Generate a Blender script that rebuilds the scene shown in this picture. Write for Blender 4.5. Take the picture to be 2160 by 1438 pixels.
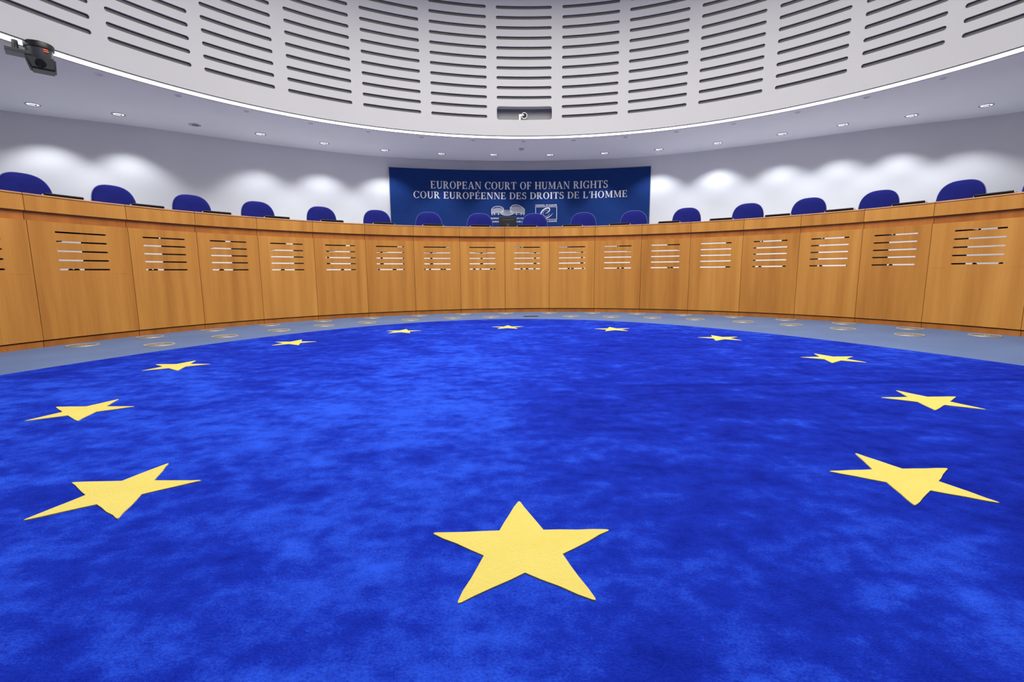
import bpy, bmesh, math, random
from mathutils import Vector, Matrix

for o in list(bpy.data.objects):
    bpy.data.objects.remove(o)
C = bpy.context.scene
COL = C.collection
PI = math.pi
R_ = math.radians

# ------------------------------------------------------------------ camera
cam_d = bpy.data.cameras.new('camera')
cam = bpy.data.objects.new('camera', cam_d)
COL.objects.link(cam)
C.camera = cam
cam_d.sensor_fit = 'HORIZONTAL'
cam_d.sensor_width = 36.0
cam_d.lens = 36.0 * 1009.77 / 2160
cam_d.clip_start = 0.02
pitch, roll = 0.1421, -0.0072
cp, sp, cr, sr = math.cos(pitch), math.sin(pitch), math.cos(roll), math.sin(roll)
fw = Vector((0, cp, -sp))
up0 = Vector((0, sp, cp))
rt = Vector((1, 0, 0)) * cr + up0 * sr
up = Vector((1, 0, 0)) * -sr + up0 * cr
M = Matrix((rt, up, -fw)).transposed().to_4x4()
M.translation = Vector((0, 0, 0.75))
cam.matrix_world = M

# ------------------------------------------------------------------ world, exposure
w = bpy.data.worlds.new('world')
C.world = w
w.use_nodes = True
w.node_tree.nodes['Background'].inputs[0].default_value = (0.8, 0.85, 1, 1)
w.node_tree.nodes['Background'].inputs[1].default_value = 0.0
C.view_settings.view_transform = 'Standard'
C.view_settings.look = 'None'
C.view_settings.gamma = 1.0
C.view_settings.use_curve_mapping = False
C.view_settings.exposure = 0.0

CX, CY = 0.408, 3.589          # centre of the round hall
ZC = 3.45                      # height of the soffit
ZP = 0.78                      # judges' platform


# big lamps high up in the drum, out of the picture
def disc_light(x, y, z, size, power, col, spread=180):
    d = bpy.data.lights.new('ceiling_lamp', 'AREA')
    d.shape = 'DISK'
    d.size = size
    d.energy = power
    d.color = col
    d.spread = R_(spread)
    o = bpy.data.objects.new('ceiling_lamp', d)
    o.location = (x, y, z)
    COL.objects.link(o)
    return o


P_MAIN = 130
LCOL = (1, 0.965, 0.90)
for k in range(6):
    a = R_(30 + 60 * k)
    disc_light(CX + 2.4 * math.cos(a), CY + 1.1 + 2.4 * math.sin(a), 6.55, 2.0, P_MAIN, LCOL, 165)
disc_light(CX, CY + 0.9, 6.55, 2.6, P_MAIN * 1.15, LCOL, 180)
P_SPOT = 60
E_BAND = 3.0


# ------------------------------------------------------------------ materials
def mat(name, col, rough=0.6, metal=0.0, spec=0.5, emit=None, estr=0.0):
    m = bpy.data.materials.new(name)
    m.use_nodes = True
    b = m.node_tree.nodes['Principled BSDF']
    b.inputs['Base Color'].default_value = (*col, 1)
    b.inputs['Roughness'].default_value = rough
    b.inputs['Metallic'].default_value = metal
    b.inputs['Specular IOR Level'].default_value = spec
    if emit:
        b.inputs['Emission Color'].default_value = (*emit, 1)
        b.inputs['Emission Strength'].default_value = estr
    return m


def nodes(m):
    t = m.node_tree
    return t, t.nodes, t.links, t.nodes['Principled BSDF']


def noise(t, vec, scale, detail=4, rough=0.5, sx=(1, 1, 1), loc=(0, 0, 0)):
    mp = t.nodes.new('ShaderNodeMapping')
    mp.inputs['Scale'].default_value = sx
    mp.inputs['Location'].default_value = loc
    t.links.new(vec, mp.inputs[0])
    n = t.nodes.new('ShaderNodeTexNoise')
    n.inputs['Scale'].default_value = scale
    n.inputs['Detail'].default_value = detail
    n.inputs['Roughness'].default_value = rough
    t.links.new(mp.outputs[0], n.inputs['Vector'])
    return n.outputs['Fac']


def math_n(t, op, a, b=None, c=None):
    n = t.nodes.new('ShaderNodeMath')
    n.operation = op
    for i, v in enumerate((a, b, c)):
        if v is None:
            continue
        if isinstance(v, (int, float)):
            n.inputs[i].default_value = v
        else:
            t.links.new(v, n.inputs[i])
    return n.outputs[0]


def ramp(t, fac, stops):
    r = t.nodes.new('ShaderNodeValToRGB')
    e = r.color_ramp.elements
    while len(e) < len(stops):
        e.new(0.5)
    for i, (p, c) in enumerate(stops):
        e[i].position = p
        e[i].color = (*c, 1)
    t.links.new(fac, r.inputs[0])
    return r.outputs[0]


def bump(t, b, h, strength, dist=0.01):
    n = t.nodes.new('ShaderNodeBump')
    n.inputs['Strength'].default_value = strength
    n.inputs['Distance'].default_value = dist
    t.links.new(h, n.inputs['Height'])
    t.links.new(n.outputs[0], b.inputs['Normal'])


def wood(name, dark, mid, light, rough=0.42, tone=0.16):
    m = mat(name, mid, rough, spec=0.35)
    t, N, L, b = nodes(m)
    tc = N.new('ShaderNodeTexCoord')
    oi = N.new('ShaderNodeObjectInfo')
    ad = N.new('ShaderNodeVectorMath')
    ad.operation = 'ADD'
    cmb = N.new('ShaderNodeCombineXYZ')
    L.new(math_n(t, 'MULTIPLY', oi.outputs['Random'], 37.0), cmb.inputs[0])
    L.new(math_n(t, 'MULTIPLY', oi.outputs['Random'], 11.0), cmb.inputs[2])
    L.new(tc.outputs['Object'], ad.inputs[0])
    L.new(cmb.outputs[0], ad.inputs[1])
    v = ad.outputs[0]
    broad = noise(t, v, 1.0, 2, 0.5, (7, 2, 0.35))
    fine = noise(t, v, 1.0, 4, 0.6, (70, 20, 2.2))
    f = math_n(t, 'ADD', math_n(t, 'MULTIPLY', broad, 0.72), math_n(t, 'MULTIPLY', fine, 0.28))
    f = math_n(t, 'ADD', f, math_n(t, 'MULTIPLY', math_n(t, 'SUBTRACT', oi.outputs['Random'], 0.5), tone))
    L.new(ramp(t, f, [(0.28, dark), (0.5, mid), (0.72, light)]), b.inputs['Base Color'])
    return m


W_PANEL = wood('cherry_veneer', (0.42, 0.165, 0.026), (0.54, 0.235, 0.042), (0.64, 0.30, 0.062))
W_DARK = wood('plinth_veneer_recess_shade', (0.33, 0.105, 0.017), (0.42, 0.145, 0.024), (0.52, 0.19, 0.034))  # the plinth's own redder wood; on the recess it stands in for shadow
W_RAIL = wood('cherry_rail', (0.34, 0.15, 0.05), (0.44, 0.20, 0.07), (0.54, 0.26, 0.10), 0.3)
M_INNER = mat('shade_lining', (0.012, 0.009, 0.007), 0.8)  # near-black colour stands in for shade in grooves, joints and interior
M_TOP = wood('worktop_wood', (0.16, 0.07, 0.02), (0.22, 0.10, 0.03), (0.28, 0.13, 0.04))


def painted(name, col, rough=0.7, b_=0.04):
    m = mat(name, col, rough, spec=0.25)
    t, N, L, b = nodes(m)
    tc = N.new('ShaderNodeTexCoord')
    f = noise(t, tc.outputs['Object'], 160, 3)
    bump(t, b, f, b_, 0.002)
    g = noise(t, tc.outputs['Object'], 1.3, 3)
    L.new(ramp(t, g, [(0.3, tuple(c * 0.985 for c in col)), (0.7, tuple(min(1, c * 1.01) for c in col))]), b.inputs['Base Color'])
    return m


M_WALL = painted('white_wall_paint', (0.82, 0.825, 0.855))
M_SOFF = painted('soffit_paint', (0.84, 0.85, 0.93))
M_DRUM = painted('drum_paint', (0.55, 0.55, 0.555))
M_FELT = mat('acoustic_felt', (0.135, 0.135, 0.13), 0.95, spec=0.1)
M_NICHE = mat('niche_lining', (0.24, 0.24, 0.255), 0.7)
M_BLACK = mat('black_plastic', (0.010, 0.010, 0.011), 0.45)
M_DGREY = mat('dark_grey_plastic', (0.045, 0.05, 0.052), 0.35)
M_LGREY = mat('light_grey_plastic', (0.45, 0.46, 0.48), 0.4)
M_WHITE = mat('white_plastic', (0.8, 0.8, 0.8), 0.4)
M_TRIM = mat('grey_metal_trim', (0.10, 0.10, 0.12), 0.5, 0.3)
M_CHROME = mat('polished_steel', (0.75, 0.76, 0.78), 0.18, 1.0)
M_RED = mat('red_lamp', (0.5, 0.03, 0.02), 0.4, emit=(1, 0.15, 0.08), estr=0.7)
M_GLOW = mat('band_diffuser', (0.9, 0.9, 0.9), 0.6, emit=(1, 1, 1), estr=E_BAND)
M_LAMP = mat('lamp_glass', (0.9, 0.9, 0.9), 0.4, emit=(0.93, 0.96, 1), estr=1.0)
M_BRASS = mat('grille_metal', (0.40, 0.385, 0.34), 0.5, 0.35)
M_HOLE = mat('grille_holes', (0.02, 0.018, 0.015), 0.8)
M_INK = mat('white_print', (0.86, 0.87, 0.90), 0.5, spec=0.2)


def fabric(name, dark, light, sc=220):
    m = mat(name, light, 0.85, spec=0.15)
    t, N, L, b = nodes(m)
    tc = N.new('ShaderNodeTexCoord')
    f = noise(t, tc.outputs['Object'], sc, 3, 0.7)
    g = noise(t, tc.outputs['Object'], 5, 2)
    h = math_n(t, 'ADD', math_n(t, 'MULTIPLY', f, 0.5), math_n(t, 'MULTIPLY', g, 0.5))
    L.new(ramp(t, h, [(0.3, dark), (0.7, light)]), b.inputs['Base Color'])
    bump(t, b, f, 0.3, 0.002)
    b.inputs['Sheen Weight'].default_value = 0.06
    b.inputs['Sheen Tint'].default_value = (0.3, 0.35, 0.9, 1)
    return m


M_CHAIR = fabric('blue_upholstery', (0.007, 0.009, 0.125), (0.013, 0.018, 0.215))
M_PIPE = mat('chair_piping', (0.12, 0.14, 0.42), 0.6)
M_BANNER = fabric('banner_fabric', (0.008, 0.034, 0.17), (0.011, 0.044, 0.205), 60)

# blue rug with brushed pile
M_RUG = mat('blue_rug_pile', (0.01, 0.04, 0.5), 0.95, spec=0.05)
t, N, L, b = nodes(M_RUG)
tc = N.new('ShaderNodeTexCoord')
v = tc.outputs['Object']
n1 = noise(t, v, 0.55, 3, 0.55, loc=(3.1, 1.7, 0))
n2 = noise(t, v, 2.6, 6, 0.62, (1, 1.25, 1), (9.1, 4.7, 0))
n3 = noise(t, v, 14, 5, 0.7)
n4 = noise(t, v, 150, 3, 0.7)
n5 = noise(t, v, 5.5, 5, 0.6, (1, 1.9, 1), (2.7, 8.1, 0))
f = math_n(t, 'ADD', math_n(t, 'MULTIPLY', n1, 0.28), math_n(t, 'MULTIPLY', n2, 0.32))
f = math_n(t, 'ADD', f, math_n(t, 'MULTIPLY', n5, 0.26))
f = math_n(t, 'ADD', f, math_n(t, 'MULTIPLY', n3, 0.26))
f = math_n(t, 'ADD', f, math_n(t, 'MULTIPLY', n4, 0.20))
f = math_n(t, 'SUBTRACT', f, 0.16)
# the rug is sewn from lanes whose pile lies in different directions
sx = N.new('ShaderNodeSeparateXYZ')
L.new(v, sx.inputs[0])
lane = N.new('ShaderNodeMapRange')
lane.interpolation_type = 'SMOOTHSTEP'
lane.inputs['From Min'].default_value = 0.30
lane.inputs['From Max'].default_value = -0.15
lane.inputs['To Min'].default_value = -0.036
lane.inputs['To Max'].default_value = 0.045
L.new(math_n(t, 'ADD', sx.outputs[0], math_n(t, 'MULTIPLY', math_n(t, 'SUBTRACT', n2, 0.5), 1.2)), lane.inputs[0])
fade = N.new('ShaderNodeMapRange')
fade.interpolation_type = 'SMOOTHSTEP'
for k_, v_ in (('From Min', 4.4), ('From Max', 2.6), ('To Min', 0.15), ('To Max', 1.0)):
    fade.inputs[k_].default_value = v_
L.new(sx.outputs[1], fade.inputs[0])
f = math_n(t, 'ADD', f, math_n(t, 'MULTIPLY', lane.outputs[0], fade.outputs[0]))
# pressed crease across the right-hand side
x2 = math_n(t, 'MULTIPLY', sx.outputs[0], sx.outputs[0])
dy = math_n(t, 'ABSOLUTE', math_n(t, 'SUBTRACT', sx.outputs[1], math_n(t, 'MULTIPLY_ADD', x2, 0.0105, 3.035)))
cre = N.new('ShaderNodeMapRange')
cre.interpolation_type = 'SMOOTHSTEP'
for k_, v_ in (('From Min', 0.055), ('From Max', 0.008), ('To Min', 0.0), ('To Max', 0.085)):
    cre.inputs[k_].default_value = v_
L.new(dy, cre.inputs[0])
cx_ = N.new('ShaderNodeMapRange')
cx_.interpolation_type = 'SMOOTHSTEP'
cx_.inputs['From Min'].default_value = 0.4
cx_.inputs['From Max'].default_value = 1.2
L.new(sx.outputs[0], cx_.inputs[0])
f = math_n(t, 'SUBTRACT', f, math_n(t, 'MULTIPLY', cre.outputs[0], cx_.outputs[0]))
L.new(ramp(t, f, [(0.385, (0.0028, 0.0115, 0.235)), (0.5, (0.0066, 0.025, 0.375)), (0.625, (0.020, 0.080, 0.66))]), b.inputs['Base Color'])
bump(t, b, math_n(t, 'ADD', math_n(t, 'MULTIPLY', n3, 0.8), n4), 0.55, 0.012)
M_STAR = mat('yellow_star_pile', (0.9, 0.68, 0.16), 0.95, spec=0.05)
t, N, L, b = nodes(M_STAR)
tc = N.new('ShaderNodeTexCoord')
n4 = noise(t, tc.outputs['Object'], 150, 3, 0.7)
n2 = noise(t, tc.outputs['Object'], 6, 4, 0.6)
f = math_n(t, 'ADD', math_n(t, 'MULTIPLY', n4, 0.4), math_n(t, 'MULTIPLY', n2, 0.6))
L.new(ramp(t, f, [(0.3, (0.62, 0.50, 0.115)), (0.7, (0.66, 0.56, 0.15))]), b.inputs['Base Color'])
bump(t, b, n4, 0.4, 0.008)
M_FLOOR = mat('grey_blue_carpet', (0.17, 0.24, 0.42), 0.95, spec=0.05)
t, N, L, b = nodes(M_FLOOR)
tc = N.new('ShaderNodeTexCoord')
n4 = noise(t, tc.outputs['Object'], 90, 4, 0.75)
n2 = noise(t, tc.outputs['Object'], 1.5, 3)
f = math_n(t, 'ADD', math_n(t, 'MULTIPLY', n4, 0.75), math_n(t, 'MULTIPLY', n2, 0.25))
L.new(ramp(t, f, [(0.3, (0.082, 0.118, 0.225)), (0.5, (0.118, 0.166, 0.305)), (0.7, (0.165, 0.225, 0.38))]), b.inputs['Base Color'])
bump(t, b, n4, 0.3, 0.004)


# ------------------------------------------------------------------ helpers
def obj(name, bm, m, parent=None, smooth=None, mw=None):
    me = bpy.data.meshes.new(name)
    bmesh.ops.recalc_face_normals(bm, faces=bm.faces[:]) if bm.faces else None
    bm.to_mesh(me)
    bm.free()
    for mm in (m if isinstance(m, (list, tuple)) else [m]):
        me.materials.append(mm)
    if smooth is not None:
        for p in me.polygons:
            p.use_smooth = True
        me.set_sharp_from_angle(angle=R_(smooth))
    o = bpy.data.objects.new(name, me)
    COL.objects.link(o)
    if parent:
        o.parent = parent
    if mw:
        o.matrix_local = mw
    return o


def thing(name, label, cat, loc=(0, 0, 0), rotz=0.0, group=None):
    o = bpy.data.objects.new(name, None)
    o.empty_display_size = 0.1
    COL.objects.link(o)
    o.location = loc
    o.rotation_euler = (0, 0, rotz)
    return tag(o, label, cat, group)


def tag(o, label, cat, group=None):
    o['label'] = label
    o['category'] = cat
    if group:
        o['group'] = group
    return o


def struct(name, bm, m, smooth=None, label=None):
    o = obj(name, bm, m, None, smooth)
    o['kind'] = 'structure'
    if label:
        o['label'] = label
    return o


def dup(root, loc, rotz, label, group=None):
    r = root.copy()
    COL.objects.link(r)
    r.location = loc
    r.rotation_euler = (0, 0, rotz)
    r['label'] = label
    if group:
        r['group'] = group
    for ch in list(root.children):
        c = ch.copy()
        COL.objects.link(c)
        c.parent = r
        for g in ch.children:
            d = g.copy()
            COL.objects.link(d)
            d.parent = c
    return r


def box(bm, x0, x1, y0, y1, z0, z1, bev=0.0, mi=0, mtx=None):
    r = bmesh.ops.create_cube(bm, size=1)
    vs = r['verts']
    for v_ in vs:
        v_.co = Vector(((x0 + x1) / 2 + v_.co.x * (x1 - x0), (y0 + y1) / 2 + v_.co.y * (y1 - y0), (z0 + z1) / 2 + v_.co.z * (z1 - z0)))
    fs = list({f_ for v_ in vs for f_ in v_.link_faces})
    for f_ in fs:
        f_.material_index = mi
    if bev:
        es = list({e_ for v_ in vs for e_ in v_.link_edges})
        r2 = bmesh.ops.bevel(bm, geom=es, offset=bev, segments=2, affect='EDGES', profile=0.7)
        vs = [v_ for v_ in bm.verts if v_.is_valid and v_ in set(r2['verts'])] if mtx else vs
    if mtx:
        bmesh.ops.transform(bm, matrix=mtx, verts=[v_ for v_ in vs if v_.is_valid])
    return vs


def lathe(bm, prof, n=32, mtx=None, mi=0, close=True):
    """Revolve (r, z) points round the z axis."""
    rings = []
    for r, z in prof:
        if r < 1e-6:
            rings.append([bm.verts.new((0, 0, z))])
        else:
            rings.append([bm.verts.new((r * math.cos(2 * PI * k / n), r * math.sin(2 * PI * k / n), z)) for k in range(n)])
    for a_, b_ in zip(rings, rings[1:]):
        for k in range(n):
            k2 = (k + 1) % n
            vs = []
            for vv in (a_[k % len(a_)], a_[k2 % len(a_)], b_[k2 % len(b_)], b_[k % len(b_)]):
                if vv not in vs:
                    vs.append(vv)
            if len(vs) > 2:
                f_ = bm.faces.new(vs)
                f_.material_index = mi
    if mtx:
        bmesh.ops.transform(bm, matrix=mtx, verts=[v_ for r in rings for v_ in r])


def tube(bm, pts, rad, n=10, mi=0):
    pts = [Vector(p) for p in pts]
    rings = []
    for i, p in enumerate(pts):
        d = (pts[min(i + 1, len(pts) - 1)] - pts[max(i - 1, 0)]).normalized()
        a_ = d.orthogonal().normalized()
        if i:
            a_ = (prev - d * prev.dot(d)).normalized()
        prev = a_
        b_ = d.cross(a_)
        r = rad[i] if isinstance(rad, (list, tuple)) else rad
        rings.append([bm.verts.new(p + (a_ * math.cos(2 * PI * k / n) + b_ * math.sin(2 * PI * k / n)) * r) for k in range(n)])
    for r0, r1 in zip(rings, rings[1:]):
        for k in range(n):
            f_ = bm.faces.new((r0[k], r0[(k + 1) % n], r1[(k + 1) % n], r1[k]))
            f_.material_index = mi
    for r in (rings[0], rings[-1]):
        f_ = bm.faces.new(r)
        f_.material_index = mi


def ring_solid(bm, prof, a0, a1, n, cx=CX, cy=CY, closed=True, caps=True, fn=None):
    """Sweep a closed (r, z) profile along an arc of the hall; fn maps (r, angle, z) to a point."""
    fn = fn or (lambda r, a, z: (cx + r * math.cos(a), cy + r * math.sin(a), z))
    full = abs(abs(a1 - a0) - 2 * PI) < 1e-6
    cnt = n if full else n + 1
    rings = [[bm.verts.new(fn(r, a0 + (a1 - a0) * k / n, z)) for r, z in prof] for k in range(cnt)]
    m = len(prof)
    for k in range(n):
        A, B = rings[k], rings[(k + 1) % cnt]
        for j in range(m if closed else m - 1):
            bm.faces.new((A[j], A[(j + 1) % m], B[(j + 1) % m], B[j]))
    if caps and closed and not full:
        bm.faces.new(rings[0])
        bm.faces.new(rings[-1])


def rect_prof(r0, r1, z0, z1):
    return [(r0, z0), (r1, z0), (r1, z1), (r0, z1)]


def slot_cell(bm, P, u0, u1, v0, v1, uc, vc, hw, hh, rad, depth, thick, n_top=8, n_cap=4, back=None):
    """One cell of a perforated sheet: a rectangle u0..u1 x v0..v1 with a rounded hole.
    P(u, v, d) gives the point at depth d behind the face.  Holes get lined walls of length depth."""
    L_, T = [], []                                  # hole loop, matching outer loop

    def add(u, v_, U, V):
        L_.append((u, v_))
        T.append((U, V))
    n_side = 1
    # top edge left to right
    xs = [uc - hw + rad + (2 * hw - 2 * rad) * k / n_top for k in range(n_top + 1)]
    for k, x in enumerate(xs):
        add(x, vc + hh, x, v1)
    corners = [((uc + hw - rad, vc + hh - rad), 90, (u1, v1)), ((uc + hw - rad, vc - hh + rad), 0, (u1, v0))]
    for (c_, a_, K) in corners:
        for k in range(1, n_cap + 1):
            a2 = R_(a_ - 90 * k / n_cap)
            u, v_ = c_[0] + rad * math.cos(a2), c_[1] + rad * math.sin(a2)
            f_ = k / n_cap
            if a_ == 90:
                e0, e1 = (uc + hw - rad, v1), (u1, vc + hh - rad)
            else:
                e0, e1 = (u1, vc - hh + rad), (uc + hw - rad, v0)
            if abs(hh - rad) < 1e-6 and a_ == 0 and k == 0:
                continue
            if f_ < 0.5:
                q = (e0[0] + (K[0] - e0[0]) * f_ * 2, e0[1] + (K[1] - e0[1]) * f_ * 2)
            else:
                q = (K[0] + (e1[0] - K[0]) * (f_ * 2 - 1), K[1] + (e1[1] - K[1]) * (f_ * 2 - 1))
            add(u, v_, *q)
        if a_ == 90 and hh - rad > 1e-6:
            add(uc + hw, vc - hh + rad, u1, vc - hh + rad)
    for x in reversed(xs[:-1]):
        add(x, vc - hh, x, v0)
    corners = [((uc - hw + rad, vc - hh + rad), 270, (u0, v0)), ((uc - hw + rad, vc + hh - rad), 180, (u0, v1))]
    for (c_, a_, K) in corners:
        for k in range(1, n_cap + 1):
            if a_ == 180 and k == n_cap:
                continue
            a2 = R_(a_ - 90 * k / n_cap)
            u, v_ = c_[0] + rad * math.cos(a2), c_[1] + rad * math.sin(a2)
            f_ = k / n_cap
            if a_ == 270:
                e0, e1 = (uc - hw + rad, v0), (u0, vc - hh + rad)
            else:
                e0, e1 = (u0, vc + hh - rad), (uc - hw + rad, v1)
            if f_ < 0.5:
                q = (e0[0] + (K[0] - e0[0]) * f_ * 2, e0[1] + (K[1] - e0[1]) * f_ * 2)
            else:
                q = (K[0] + (e1[0] - K[0]) * (f_ * 2 - 1), K[1] + (e1[1] - K[1]) * (f_ * 2 - 1))
            add(u, v_, *q)
        if a_ == 270 and hh - rad > 1e-6:
            add(uc - hw, vc + hh - rad, u0, vc + hh - rad)
    n = len(L_)
    hv = [bm.verts.new(P(u, v_, 0)) for u, v_ in L_]
    ov = [bm.verts.new(P(u, v_, 0)) for u, v_ in T]
    dv = [bm.verts.new(P(u, v_, depth)) for u, v_ in L_]
    for k in range(n):
        k2 = (k + 1) % n
        bm.faces.new((ov[k], ov[k2], hv[k2], hv[k]))
        bm.faces.new((hv[k], hv[k2], dv[k2], dv[k]))
    if thick:
        ob = [bm.verts.new(P(u, v_, thick)) for u, v_ in T]
        for k in range(n):
            k2 = (k + 1) % n
            bm.faces.new((ob[k2], ob[k], dv[k], dv[k2]))


def sheet(bm, P, u0, u1, v0, v1, n, thick=0.0):
    a_ = [[bm.verts.new(P(u0 + (u1 - u0) * k / n, v_, 0)) for k in range(n + 1)] for v_ in (v0, v1)]
    for k in range(n):
        bm.faces.new((a_[0][k], a_[0][k + 1], a_[1][k + 1], a_[1][k]))
    if thick:
        b_ = [[bm.verts.new(P(u0 + (u1 - u0) * k / n, v_, thick)) for k in range(n + 1)] for v_ in (v0, v1)]
        for k in range(n):
            bm.faces.new((b_[0][k], b_[1][k], b_[1][k + 1], b_[0][k + 1]))


ORD = ['first', 'second', 'third', 'fourth', 'fifth', 'sixth', 'seventh', 'eighth', 'ninth', 'tenth', 'eleventh', 'twelfth',
       'thirteenth', 'fourteenth', 'fifteenth', 'sixteenth', 'seventeenth', 'eighteenth', 'nineteenth', 'twentieth']


def nth(i, n, side='from the left'):
    if i == 0:
        return 'leftmost'
    if i == n - 1:
        return 'rightmost'
    return ORD[i] + ' ' + side


def polar(r, deg, z=0.0, cx=CX, cy=CY):
    return Vector((cx + r * math.cos(R_(deg)), cy + r * math.sin(R_(deg)), z))


# ------------------------------------------------------------------ the curved wall behind the bench
WX, WY = 0.442, 0.286
WPTS = [(-50, 12.0), (-45.6, 11.94), (-37.5, 11.56), (-27.5, 11.63), (-14.7, 11.92), (0, 12.0),
        (14.7, 11.92), (27.5, 11.63), (37.5, 11.56), (45.6, 11.94), (50, 12.0)]


def wall_r(off):
    p = WPTS
    if off <= p[0][0] or off >= p[-1][0]:
        return p[0][1]
    for i in range(len(p) - 1):
        if p[i][0] <= off <= p[i + 1][0]:
            x0, y0 = p[i]
            x1, y1 = p[i + 1]
            m0 = (p[i + 1][1] - p[i - 1][1]) / (p[i + 1][0] - p[i - 1][0]) if i > 0 else 0
            m1 = (p[i + 2][1] - p[i][1]) / (p[i + 2][0] - p[i][0]) if i + 2 < len(p) else 0
            h = x1 - x0
            s = (off - x0) / h
            return ((2 * s ** 3 - 3 * s * s + 1) * y0 + (s ** 3 - 2 * s * s + s) * h * m0 + (-2 * s ** 3 + 3 * s * s) * y1 + (s ** 3 - s * s) * h * m1)


def wall_pt(off):
    """off: degrees from the hall's axis, positive to the left."""
    r = wall_r(off)
    a_ = R_(91.9 + off)
    return WX + r * math.cos(a_), WY + r * math.sin(a_)


NW = 240
WP = [wall_pt(-180 + 360 * k / NW) for k in range(NW)]
bm = bmesh.new()
lo = [bm.verts.new((x, y, 0)) for x, y in WP]
hi = [bm.verts.new((x, y, ZC + 0.05)) for x, y in WP]
for k in range(NW):
    k2 = (k + 1) % NW
    bm.faces.new((lo[k], lo[k2], hi[k2], hi[k]))
struct('wall_back', bm, M_WALL, 30)

# floor and platform
bm = bmesh.new()
vs = [bm.verts.new((x, y, 0)) for x, y in WP]
bm.faces.new(vs)
struct('floor', bm, M_FLOOR)
bm = bmesh.new()
n = 120
for (ra, za, rb, zb) in ((5.70, 0, 5.70, ZP), (5.70, ZP, None, ZP)):
    pa, pb = [], []
    for k in range(n + 1):
        a_ = R_(-2 + 186 * k / n)
        d = Vector((math.cos(a_), math.sin(a_)))
        pa.append(bm.verts.new((CX + ra * d.x, CY + ra * d.y, za)))
        if rb:
            pb.append(bm.verts.new((CX + rb * d.x, CY + rb * d.y, zb)))
        else:
            best = 7.9
            for j in range(NW):                    # where the ray from the hall's centre meets the wall
                x0, y0 = WP[j]
                x1, y1 = WP[(j + 1) % NW]
                ex, ey = x1 - x0, y1 - y0
                den = d.x * ey - d.y * ex
                if abs(den) < 1e-9:
                    continue
                t_ = ((x0 - CX) * ey - (y0 - CY) * ex) / den
                s_ = ((x0 - CX) * d.y - (y0 - CY) * d.x) / den
                if t_ > 0 and -1e-6 <= s_ <= 1 + 1e-6:
                    best = t_
            pb.append(bm.verts.new((CX + best * d.x, CY + best * d.y, zb)))
    for k in range(n):
        bm.faces.new((pa[k], pa[k + 1], pb[k + 1], pb[k]))
struct('floor_platform', bm, mat('platform_bounce_grey', (0.52, 0.52, 0.53), 0.95, spec=0.05))  # unseen surface, pale grey chosen to bounce light up to the soffit

# soffit: a flat ring from the luminous band to the wall
bm = bmesh.new()
inn = []
for x, y in WP:
    a_ = math.atan2(y - CY, x - CX)
    inn.append(bm.verts.new((CX + 6.69 * math.cos(a_), CY + 6.69 * math.sin(a_), ZC)))
out = [bm.verts.new((x, y, ZC)) for x, y in WP]
for k in range(NW):
    k2 = (k + 1) % NW
    bm.faces.new((inn[k], inn[k2], out[k2], out[k]))
struct('ceiling_soffit', bm, M_SOFF)
# high ceiling above the drum
bm = bmesh.new()
bm.faces.new([bm.verts.new((CX + 6.52 * math.cos(2 * PI * k / 96), CY + 6.52 * math.sin(2 * PI * k / 96), 6.62)) for k in range(96)])
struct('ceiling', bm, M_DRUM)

# ------------------------------------------------------------------ slotted drum
RD = 6.46
DCOL = [(172.4, 163.2), (161.7, 152.4), (150.9, 142.1), (140.6, 131.6), (129.8, 120.3), (118.6, 109.1), (107.4, 97.7), (96.0, 86.4),
        (84.6, 74.95), (73.3, 63.8), (62.0, 52.7), (51.0, 42.0), (40.4, 31.8), (30.25, 21.4), (19.7, 10.8)]


def PD(u, v_, d):
    return (CX + (RD + d) * math.cos(R_(-u)), CY + (RD + d) * math.sin(R_(-u)), v_)


ZD0, ZD1, DZ, HS = ZC, 6.62, 0.1815, 0.029
bm = bmesh.new()
bb = bmesh.new()
rows = [3.803 + DZ * k for k in range(15)]
edges = [-(DCOL[0][0] + 0.8)]
for i in range(len(DCOL) - 1):
    edges.append(-(DCOL[i][1] + DCOL[i + 1][0]) / 2)
edges.append(-(DCOL[-1][1] - 0.8))
for i, (aL, aR) in enumerate(DCOL):
    u0, u1 = edges[i], edges[i + 1]
    uc, hw = -(aL + aR) / 2, (aL - aR) / 2
    cen = i == 7
    z_first = 4.075 if cen else rows[0] - DZ / 2
    # stadium radius in degrees is not the same as in metres: work in arc metres
    k_ = 1 / math.radians(1) / RD

    def PM(u, v_, d):
        return PD(u * k_, v_, d)
    c_ = 1 / k_
    if cen:
        sheet(bm, PD, u0, u1, ZD0, 3.70, 8)
        slot_cell(bm, PM, u0 * c_, u1 * c_, 3.70, z_first, -91.15 * c_, 3.876, 4.84 * c_, 0.125, 0.045, 0.17, 0)
    else:
        sheet(bm, PD, u0, u1, ZD0, z_first, 8)
    for j, zr in enumerate(rows):
        if cen and j < 2:
            continue
        va = zr - DZ / 2 if not (cen and j == 2) else z_first
        vb = zr + DZ / 2 if j < len(rows) - 1 else ZD1
        slot_cell(bm, PM, u0 * c_, u1 * c_, va, vb, uc * c_, zr, hw * c_, HS, HS - 1e-4, 0.022, 0)
    z_b = 4.10 if cen else 3.72
    bk = [[bb.verts.new(PD(u0 + (u1 - u0) * k / 8, z_, 0.03)) for k in range(9)] for z_ in (z_b, ZD1)]
    for k in range(8):
        bb.faces.new((bk[0][k], bk[0][k + 1], bk[1][k + 1], bk[1][k]))
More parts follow.
